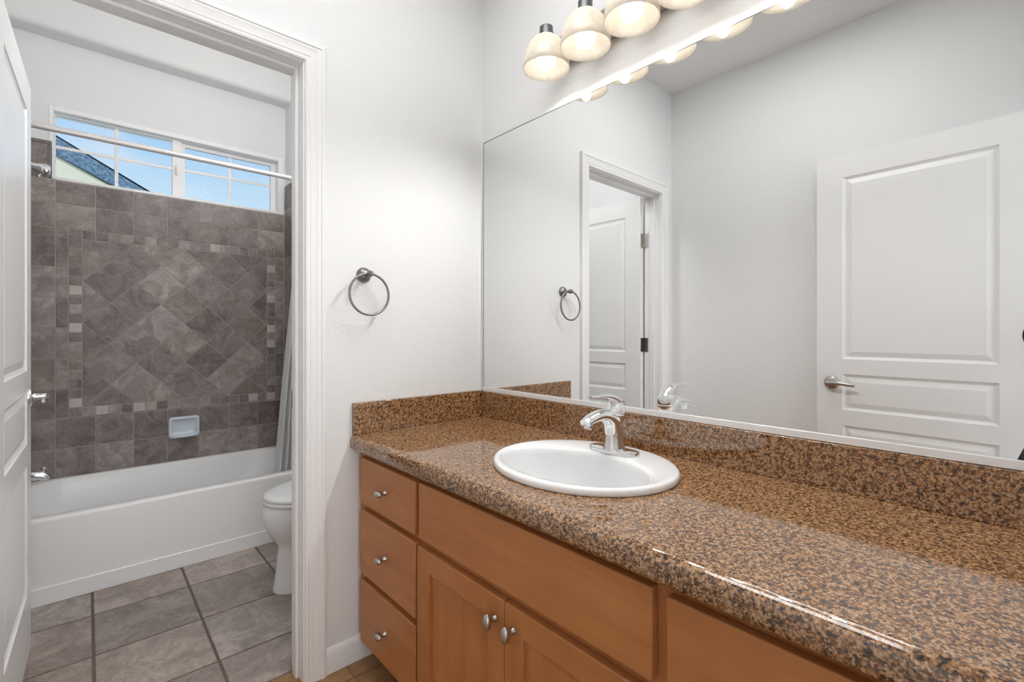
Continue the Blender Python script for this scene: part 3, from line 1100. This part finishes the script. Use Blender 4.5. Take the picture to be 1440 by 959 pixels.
loft(bm, [R3(rrect(-0.112, TYC, 0.107, 0.237, 0.035), 0.7005), R3(rrect(-0.112, TYC, 0.109, 0.239, 0.035), 0.715), R3(rrect(-0.112, TYC, 0.103, 0.233, 0.035), 0.735), R3(rrect(-0.112, TYC, 0.08, 0.21, 0.03), 0.742)])
link('tank_lid', bm, M['porcelain'], tl, smooth=True)
bm = bmesh.new()
lathe(bm, (-0.208, TYC + 0.16, 0.65), (-1, 0, 0), [(0, 0.014), (0.008, 0.013), (0.012, 0.008)], 16)
tube(bm, [(-0.222, TYC + 0.165, 0.65), (-0.226, TYC + 0.12, 0.648), (-0.226, TYC + 0.09, 0.645)], [0.006, 0.006, 0.007], 12)
link('flush_lever', bm, M['chrome'], tl, smooth=True)

# ------------------------------------------------------------------ vanity cabinet
YV = -1.618                       # far end by the near wall
vb = thing('vanity_cabinet', 'honey maple bathroom vanity cabinet under the brown granite countertop', 'cabinet', (-0.28, -0.8, 0))
XF = -0.543
for y0, y1 in ((-0.004, -0.020), (-0.405, -0.421), (-1.169, -1.185), (YV + 0.016, YV)):
    link('side_panel', boxes(((XF + 0.0195, y0, 0.103), (-0.010, y1, 0.7385))), M['wood_v'], vb)
link('bottom_panel', boxes(((XF + 0.0195, -0.004, 0.0855), (-0.010, YV, 0.102))), M['wood_h'], vb)
link('back_panel', boxes(((-0.0095, -0.004, 0.0855), (-0.004, YV, 0.7385))), M['wood_h'], vb)
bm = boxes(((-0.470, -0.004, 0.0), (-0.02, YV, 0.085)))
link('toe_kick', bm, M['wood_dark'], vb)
bm = bmesh.new()
Z0, Z1 = 0.078, 0.7385
for y0, y1 in ((-0.004, -0.052), (-0.392, -0.436), (-1.150, -1.204), (-1.545, YV)):
    box(bm, (XF, y0, Z0), (XF + 0.019, y1, Z1))
for z0, z1 in ((Z0, 0.100), (0.700, Z1)):
    for y0, y1 in ((-0.052, -0.392), (-0.436, -1.150), (-1.204, -1.545)):
        box(bm, (XF + 0.0002, y0, z0), (XF + 0.019, y1, z1))
for y0, y1 in ((-0.052, -0.392), (-1.204, -1.545)):
    box(bm, (XF + 0.0002, y0, 0.530), (XF + 0.019, y1, 0.575))
    box(bm, (XF + 0.0002, y0, 0.292), (XF + 0.019, y1, 0.335))
box(bm, (XF + 0.0002, -0.436, 0.528), (XF + 0.019, -1.150, 0.575))
link('face_frame', bm, M['wood_v'], vb)
FT = 0.0200
def knob(y, z, horiz, parent):
    x0 = XF - FT
    bm = bmesh.new()
    lathe(bm, (x0, y, z), (-1, 0, 0), [(-0.0005, 0.0085), (0.002, 0.0085), (0.005, 0.0062), (0.012, 0.0052), (0.018, 0.007)], 18)
    if horiz:
        ellipsoid(bm, (x0 - 0.024, y, z), 0.0110, 0.0180, 0.0110)
    else:
        ellipsoid(bm, (x0 - 0.024, y, z), 0.0110, 0.0110, 0.0195)
    return link('knob', bm, M['nickel'], parent, smooth=True, angle=1.0)
def slab(name, y0, y1, z0, z1, mat):
    return link(name, boxes(((XF - FT, y0, z0), (XF - 0.0004, y1, z1))), mat, vb, bevel=0.0022)
for y0, y1 in ((-0.041, -0.403), (-1.191, -1.556)):
    for z0, z1 in ((0.562, 0.7165), (0.322, 0.540), (0.089, 0.301)):
        d = slab('drawer_front', y0, y1, z0, z1, M['wood_h'])
        knob((y0 + y1) / 2, (z0 + z1) / 2, True, d)
slab('false_drawer_front', -0.423, -1.165, 0.562, 0.7195, M['wood_h'])
def shaker(y0, y1, z0, z1, ky):
    s = 0.058
    bm = boxes(((XF - 0.0095, y0 - 0.030, z0 + 0.030), (XF - 0.0004, y1 + 0.030, z1 - 0.030)))
    d = link('cabinet_door', bm, M['wood_v'], vb)
    for a, b in ((y0, y0 - s), (y1 + s, y1)):
        link('door_stile', boxes(((XF - FT, a, z0), (XF - 0.0004, b, z1))), M['wood_v'], d, bevel=0.0015)
    for c, e in ((z0, z0 + s), (z1 - s, z1)):
        link('door_rail', boxes(((XF - FT + 0.0003, y0 - s, c), (XF - 0.0006, y1 + s, e))), M['wood_h'], d, bevel=0.0012)
    knob(ky, 0.487, False, d)
shaker(-0.416, -0.7895, 0.089, 0.538, -0.760)
shaker(-0.7925, -1.165, 0.089, 0.538, -0.822)

# ------------------------------------------------------------------ countertop with sink hole, splashes
CT0, CT1 = 0.740, 0.790
XE = -0.583
SCX, SCY = -0.289, -0.789
bm = bmesh.new()
er = 0.022
x_in = XE + er
NE = 56
outer = [(x_in, -0.001), (-0.001, -0.001), (-0.001, YV), (x_in, YV)]
def subdiv(a, b, n):
    return [(a[0] + (b[0] - a[0]) * k / n, a[1] + (b[1] - a[1]) * k / n) for k in range(n)]
ov = []
for i in range(4):
    a, b = outer[i], outer[(i + 1) % 4]
    ov += subdiv(a, b, 1)
for ztop, flip in ((CT1, 1), (CT0, -1)):
    vs = [bm.verts.new((x, y, ztop)) for x, y in ov]
    es = [bm.edges.new((vs[i], vs[(i + 1) % len(vs)])) for i in range(len(vs))]
    hs = [bm.verts.new((SCX + 0.200 * math.cos(2 * PI * k / NE), SCY + 0.234 * math.sin(2 * PI * k / NE), ztop)) for k in range(NE)]
    es += [bm.edges.new((hs[i], hs[(i + 1) % NE])) for i in range(NE)]
    bmesh.ops.triangle_fill(bm, use_beauty=True, use_dissolve=False, edges=es)
    if flip == 1:
        top_h, top_o = hs, vs
    else:
        bot_h, bot_o = hs, vs
for i in range(NE):
    j = (i + 1) % NE
    bm.faces.new((top_h[i], top_h[j], bot_h[j], bot_h[i]))
for i in (0, 1, 2):
    bm.faces.new((top_o[i], top_o[i + 1], bot_o[i + 1], bot_o[i]))
edge = []
for k in range(1, 11):
    a = PI / 2 * k / 10
    edge.append((x_in - er * math.sin(a), CT1 - er + er * math.cos(a)))
for k in range(0, 6):
    a = PI / 2 * k / 5
    edge.append((XE + 0.010 - 0.010 * math.cos(a), CT0 + 0.010 - 0.010 * math.sin(a)))
A = [top_o[0]] + [bm.verts.new((x, -0.001, z)) for x, z in edge] + [bot_o[0]]
B = [top_o[3]] + [bm.verts.new((x, YV, z)) for x, z in edge] + [bot_o[3]]
for i in range(len(A) - 1):
    bm.faces.new((A[i], A[i + 1], B[i + 1], B[i]))
bm.faces.new(A[::-1])
bm.faces.new(B)
ct = link('countertop', bm, M['granite'], smooth=True, angle=0.5)
tag(ct, 'polished speckled brown granite countertop with rounded front edge on the maple cabinet', 'countertop')
bm = boxes(((-0.0205, -0.0215, CT1 + 0.0003), (-0.0005, YV, 0.8945)))
tag(link('backsplash', bm, M['granite'], bevel=0.0015), 'long brown granite backsplash running along the wall below the mirror', 'backsplash')
bm = boxes(((-0.5755, -0.0205, CT1 + 0.0003), (-0.0005, -0.0005, 0.8985)))
tag(link('side_splash', bm, M['granite'], bevel=0.0015), 'short brown granite side splash on the far wall below the towel ring', 'backsplash')

# ------------------------------------------------------------------ sink
sk = thing('sink', 'white oval drop-in sink set in the brown granite countertop', 'sink', (SCX, SCY, CT1))
NS = 72
def ell(cx, cy, rx, ry, z):
    return [(cx + rx * math.cos(2 * PI * k / NS), cy + ry * math.sin(2 * PI * k / NS), z) for k in range(NS)]
I = (-0.330, -0.787)
bm = bmesh.new()
loft(bm, [ell(SCX, SCY, 0.198, 0.232, CT1 - 0.02), ell(SCX, SCY, 0.198, 0.232, CT1 + 0.0005), ell(SCX, SCY, 0.2175, 0.2525, CT1 + 0.0005), ell(SCX, SCY, 0.2190, 0.2540, CT1 + 0.004), ell(SCX, SCY, 0.2180, 0.2530, CT1 + 0.013),
          ell(SCX, SCY, 0.2145, 0.2495, CT1 + 0.0170), ell(SCX - 0.001, SCY, 0.208, 0.243, CT1 + 0.0182), ell(-0.305, -0.788, 0.182, 0.235, CT1 + 0.0172), ell(-0.325, I[1], 0.152, 0.226, CT1 + 0.0150),
          ell(I[0], I[1], 0.143, 0.219, CT1 + 0.0125), ell(I[0], I[1], 0.139, 0.2145, CT1 + 0.006), ell(I[0], I[1], 0.138, 0.2125, CT1 - 0.006), ell(I[0] + 0.001, I[1], 0.1355, 0.206, CT1 - 0.045),
          ell(I[0] + 0.002, I[1], 0.1315, 0.196, CT1 - 0.09), ell(I[0] + 0.004, I[1], 0.120, 0.172, CT1 - 0.122), ell(I[0] + 0.01, I[1], 0.090, 0.125, CT1 - 0.140), ell(I[0] + 0.013, I[1], 0.048, 0.058, CT1 - 0.146), ell(I[0] + 0.015, I[1], 0.022, 0.022, CT1 - 0.150)], False, True)
link('basin', bm, M['porcelain'], sk, smooth=True, angle=1.3, recalc=True)
bm = bmesh.new()
lathe(bm, (I[0] + 0.015, I[1], CT1 - 0.153), (0, 0, 1), [(0, 0.020), (0.004, 0.024), (0.006, 0.022), (0.0055, 0.016), (0.008, 0.014), (0.010, 0.006)], 24)
link('drain', bm, M['chrome'], sk, smooth=True)

# ------------------------------------------------------------------ faucet
FY = -0.793
FZ = CT1 + 0.0178
fc = thing('faucet', 'chrome single-lever faucet standing on the back rim of the sink', 'faucet', (-0.152, FY, FZ))
bm = bmesh.new()
def plate(hx_, hy_, z):
    return R3(rrect(-0.152, FY, hx_, hy_, hx_ * 0.98, 10), z)
loft(bm, [plate(0.0270, 0.0790, FZ - 0.003), plate(0.0270, 0.0790, FZ + 0.005), plate(0.0260, 0.0780, FZ + 0.008), plate(0.0205, 0.071, FZ + 0.0105), plate(0.016, 0.055, FZ + 0.0115)])
link('base_plate', bm, M['chrome'], fc, smooth=True, angle=0.5)
bm = bmesh.new()
path = smooth_path([(-0.152, FY, FZ + 0.006), (-0.151, FY, FZ + 0.030), (-0.153, FY, FZ + 0.060), (-0.165, FY, FZ + 0.088), (-0.192, FY, FZ + 0.104), (-0.225, FY, FZ + 0.108), (-0.258, FY, FZ + 0.102), (-0.279, FY, FZ + 0.094)], 6)
cr_ = smooth_path([(0.030, 0.036, 0), (0.026, 0.033, 0), (0.0235, 0.030, 0), (0.022, 0.026, 0), (0.0205, 0.020, 0), (0.019, 0.0155, 0), (0.018, 0.0135, 0), (0.0165, 0.0115, 0)], 6)
tube(bm, path, [(c.x, c.y) for c in cr_], 28, side=(0, 1, 0))
sb = link('spout', bm, M['chrome'], fc, smooth=True, angle=1.0)
bm = bmesh.new()
lathe(bm, (-0.266, FY, FZ + 0.094), (-0.25, 0, -1), [(0, 0.0125), (0.012, 0.0125), (0.016, 0.0115), (0.0165, 0.008)], 24)
link('aerator', bm, M['chrome'], sb, smooth=True)
bm = bmesh.new()
ax = Vector((0.10, 0, 1)).normalized()
lathe(bm, (-0.149, FY, FZ + 0.083), ax, [(0, 0.020), (0.010, 0.0265), (0.020, 0.0275), (0.0225, 0.0262), (0.0245, 0.0275), (0.040, 0.0270), (0.052, 0.0225), (0.060, 0.014), (0.063, 0.004)], 32)
hb = link('handle_cap', bm, M['chrome'], fc, smooth=True, angle=0.5)
bm = bmesh.new()
lp = smooth_path([(-0.132, FY, FZ + 0.120), (-0.144, FY, FZ + 0.142), (-0.168, FY, FZ + 0.155), (-0.200, FY, FZ + 0.160), (-0.232, FY, FZ + 0.160), (-0.262, FY, FZ + 0.163)], 6)
lr = smooth_path([(0.014, 0.010, 0), (0.019, 0.011, 0), (0.018, 0.009, 0), (0.0145, 0.0055, 0), (0.0125, 0.0045, 0), (0.0095, 0.0035, 0)], 6)
tube(bm, lp, [(c.x, c.y) for c in lr], 24, side=(0, 1, 0))
link('lever', bm, M['chrome'], hb, smooth=True, angle=1.0)

# ------------------------------------------------------------------ mirror
mr = thing('mirror', 'large frameless wall mirror above the granite backsplash', 'mirror', (0, -0.8, 0.9))
bm = bmesh.new()
x0, x1, y0, y1, z0, z1 = -0.0070, -0.0010, -0.0232, -1.610, 0.9005, 1.9490
v = box(bm, (x0, y0, z0), (x1, y1, z1), 1)
for f in bm.faces:
    if all(abs(q.co.x - x0) < 1e-5 for q in f.verts):
        f.material_index = 0
link('mirror_glass', bm, [M['mirror'], M['mirror_edge']], mr)
bm = boxes(((-0.0076, -0.0210, z1 - 0.0022), (-0.0010, y1, z1 + 0.0003)), ((-0.0076, -0.0208, z0), (-0.0010, -0.0232, z1 - 0.0022)))
link('mirror_edge', bm, M['mirror_edge'], mr)
bm = boxes(((-0.0120, -0.021, 0.8955), (-0.0008, -1.612, 0.8990)), ((-0.0120, -0.021, 0.8990), (-0.0075, -1.612, 0.9125)))
link('mirror_channel', bm, M['channel'], mr, bevel=0.0006)

# ------------------------------------------------------------------ vanity light
LX = -0.113
LY = [-0.492 - 0.167 * k for k in range(5)]
vl = thing('vanity_light', 'five-lamp pewter vanity light bar with cream glass shades above the mirror', 'wall lamp', (0, -0.826, 2.13))
bm = boxes(((-0.028, -0.460, 2.086), (-0.0005, -1.195, 2.188)))
link('backplate', bm, M['nickel'], vl, bevel=0.008)
for y in LY:
    bm = bmesh.new()
    tube(bm, smooth_path([(-0.028, y, 2.125), (-0.050, y, 2.128), (-0.068, y, 2.145), (-0.078, y, 2.158), (-0.092, y, 2.164), (-0.108, y, 2.160)], 5), 0.0065, 12)
    lathe(bm, (-0.029, y, 2.125), (-1, 0, 0), [(0, 0.018), (0.004, 0.017), (0.009, 0.010)], 20)
    link('arm', bm, M['pewter'], vl, smooth=True)
    bm = bmesh.new()
    lathe(bm, (LX, y, 2.124), (0, 0, 1), [(0, 0.030), (0.006, 0.0305), (0.010, 0.026), (0.014, 0.0235), (0.042, 0.0220), (0.045, 0.0225), (0.047, 0.012), (0.051, 0.011), (0.052, 0.006)], 28)
    so_ = link('socket', bm, M['pewter'], vl, smooth=True, angle=0.5)
    bm = bmesh.new()
    pr = [(0.1075, 0.0260), (0.102, 0.0370), (0.092, 0.0490), (0.078, 0.0595), (0.060, 0.0680), (0.040, 0.0740), (0.018, 0.0775), (0.000, 0.0785)]
    po = pr + [(-0.0015, 0.0775), (0.0, 0.0760)] + [(h, r - 0.0026) for h, r in pr[::-1][1:]]
    lathe(bm, (LX, y, 2.030), (0, 0, 1), po, 48, False, False)
    link('shade', bm, M['shade'], vl, smooth=True, angle=1.2)
    bm = bmesh.new()
    lathe(bm, (LX, y, 2.028), (0, 0, 1), [(0, 0.003), (0.002, 0.012), (0.008, 0.0225), (0.018, 0.0300), (0.032, 0.0325), (0.046, 0.0300), (0.060, 0.022), (0.075, 0.0150), (0.098, 0.0135)], 28)
    link('bulb', bm, M['bulb'], vl, smooth=True, angle=1.2)
    ld = bpy.data.lights.new('bulb_light', 'SPOT')
    ld.energy = BULB_SPOT_W
    ld.color = (1.0, 0.985, 0.965)
    ld.shadow_soft_size = 0.016
    ld.spot_size = math.radians(158)
    ld.spot_blend = 0.65
    lo = bpy.data.objects.new('bulb_light', ld)
    lo.location = (LX, y, 2.011)
    lo.rotation_euler = (0, math.radians(5), 0)
    COL.objects.link(lo)

# ------------------------------------------------------------------ towel ring
tr_ = thing('towel_ring', 'brushed nickel towel ring on the white wall left of the mirror', 'towel ring', (-0.533, 0, 1.347))
bm = bmesh.new()
lathe(bm, (-0.533, -0.0003, 1.347), (0, -1, 0), [(0, 0.0265), (0.004, 0.0265), (0.008, 0.0245), (0.013, 0.020), (0.017, 0.013), (0.020, 0.008)], 32)
link('rosette', bm, M['darknickel'], tr_, smooth=True)
bm = bmesh.new()
lathe(bm, (-0.533, -0.017, 1.347), (0, -1, 0), [(0, 0.0075), (0.018, 0.0065), (0.024, 0.0085), (0.030, 0.0105), (0.038, 0.0115), (0.045, 0.0095), (0.049, 0.005)], 24)
link('post', bm, M['darknickel'], tr_, smooth=True)
bm = bmesh.new()
torus(bm, (-0.5345, -0.052, 1.276), (0, -1, 0.03), 0.0715, 0.0042, 64, 12)
link('ring', bm, M['darknickel'], tr_, smooth=True)

# ------------------------------------------------------------------ the photographer's camera and tripod, seen only in the mirror
fd = Vector((math.sin(YAW), math.cos(YAW), 0))
sd_ = Vector((math.cos(YAW), -math.sin(YAW), 0))
up = Vector((0, 0, 1))
cz_off = Vector((0, 0, -0.012))
ph = thing('photo_camera', 'black photo camera on a tripod at the right edge of the mirror', 'camera', tuple(CAM - fd * 0.12))
bm = bmesh.new()
lathe(bm, CAM - fd * 0.095 + cz_off, fd, [(0, 0.040), (0.03, 0.042), (0.032, 0.046), (0.07, 0.0475), (0.088, 0.0475), (0.088, 0.043), (0.080, 0.040)], 40)
link('lens_barrel', bm, M['black'], ph, smooth=True)
bm = bmesh.new()
def cb(a, b, c):
    return CAM - fd * 0.095 + cz_off + fd * a + sd_ * b + up * c
for (a0, a1, b0, b1, c0, c1) in ((-0.075, 0.0, -0.068, 0.068, -0.048, 0.042), (-0.06, -0.01, -0.028, 0.028, 0.042, 0.065)):
    q = [[cb(a, b, c) for b, c in ((b0, c0), (b1, c0), (b1, c1), (b0, c1))] for a in (a0, a1)]
    loft(bm, q)
link('camera_body', bm, M['black'], ph, bevel=0.008)
tp = thing('tripod', 'black tripod whose leg shows at the lower right corner of the mirror', 'tripod', (-1.335, -1.675, 0))
AP = Vector((-1.345, -1.690, 1.02))
bm = bmesh.new()
lathe(bm, AP, (0, 0, 1), [(-0.06, 0.02), (-0.02, 0.034), (0.0, 0.034), (0.01, 0.016), (0.055, 0.016), (0.058, 0.028), (0.064, 0.028)], 24)
link('tripod_head', bm, M['blackmetal'], tp, smooth=True)
for ft in ((-1.150, -1.318, 0.012), (-1.500, -1.93, 0.012), (-1.08, -1.97, 0.012)):
    f = Vector(ft)
    bm = bmesh.new()
    a = AP + (f - AP) * 0.02
    tube(bm, [a, a.lerp(f, 0.45)], 0.0125, 14)
    tube(bm, [a.lerp(f, 0.44), a.lerp(f, 0.99)], 0.0115, 14)
    tube(bm, [a.lerp(f, 0.42), a.lerp(f, 0.47)], 0.0175, 14)
    ellipsoid(bm, f, 0.014, 0.014, 0.011, 12, 8)
    link('leg', bm, M['blackmetal'], tp, smooth=True)
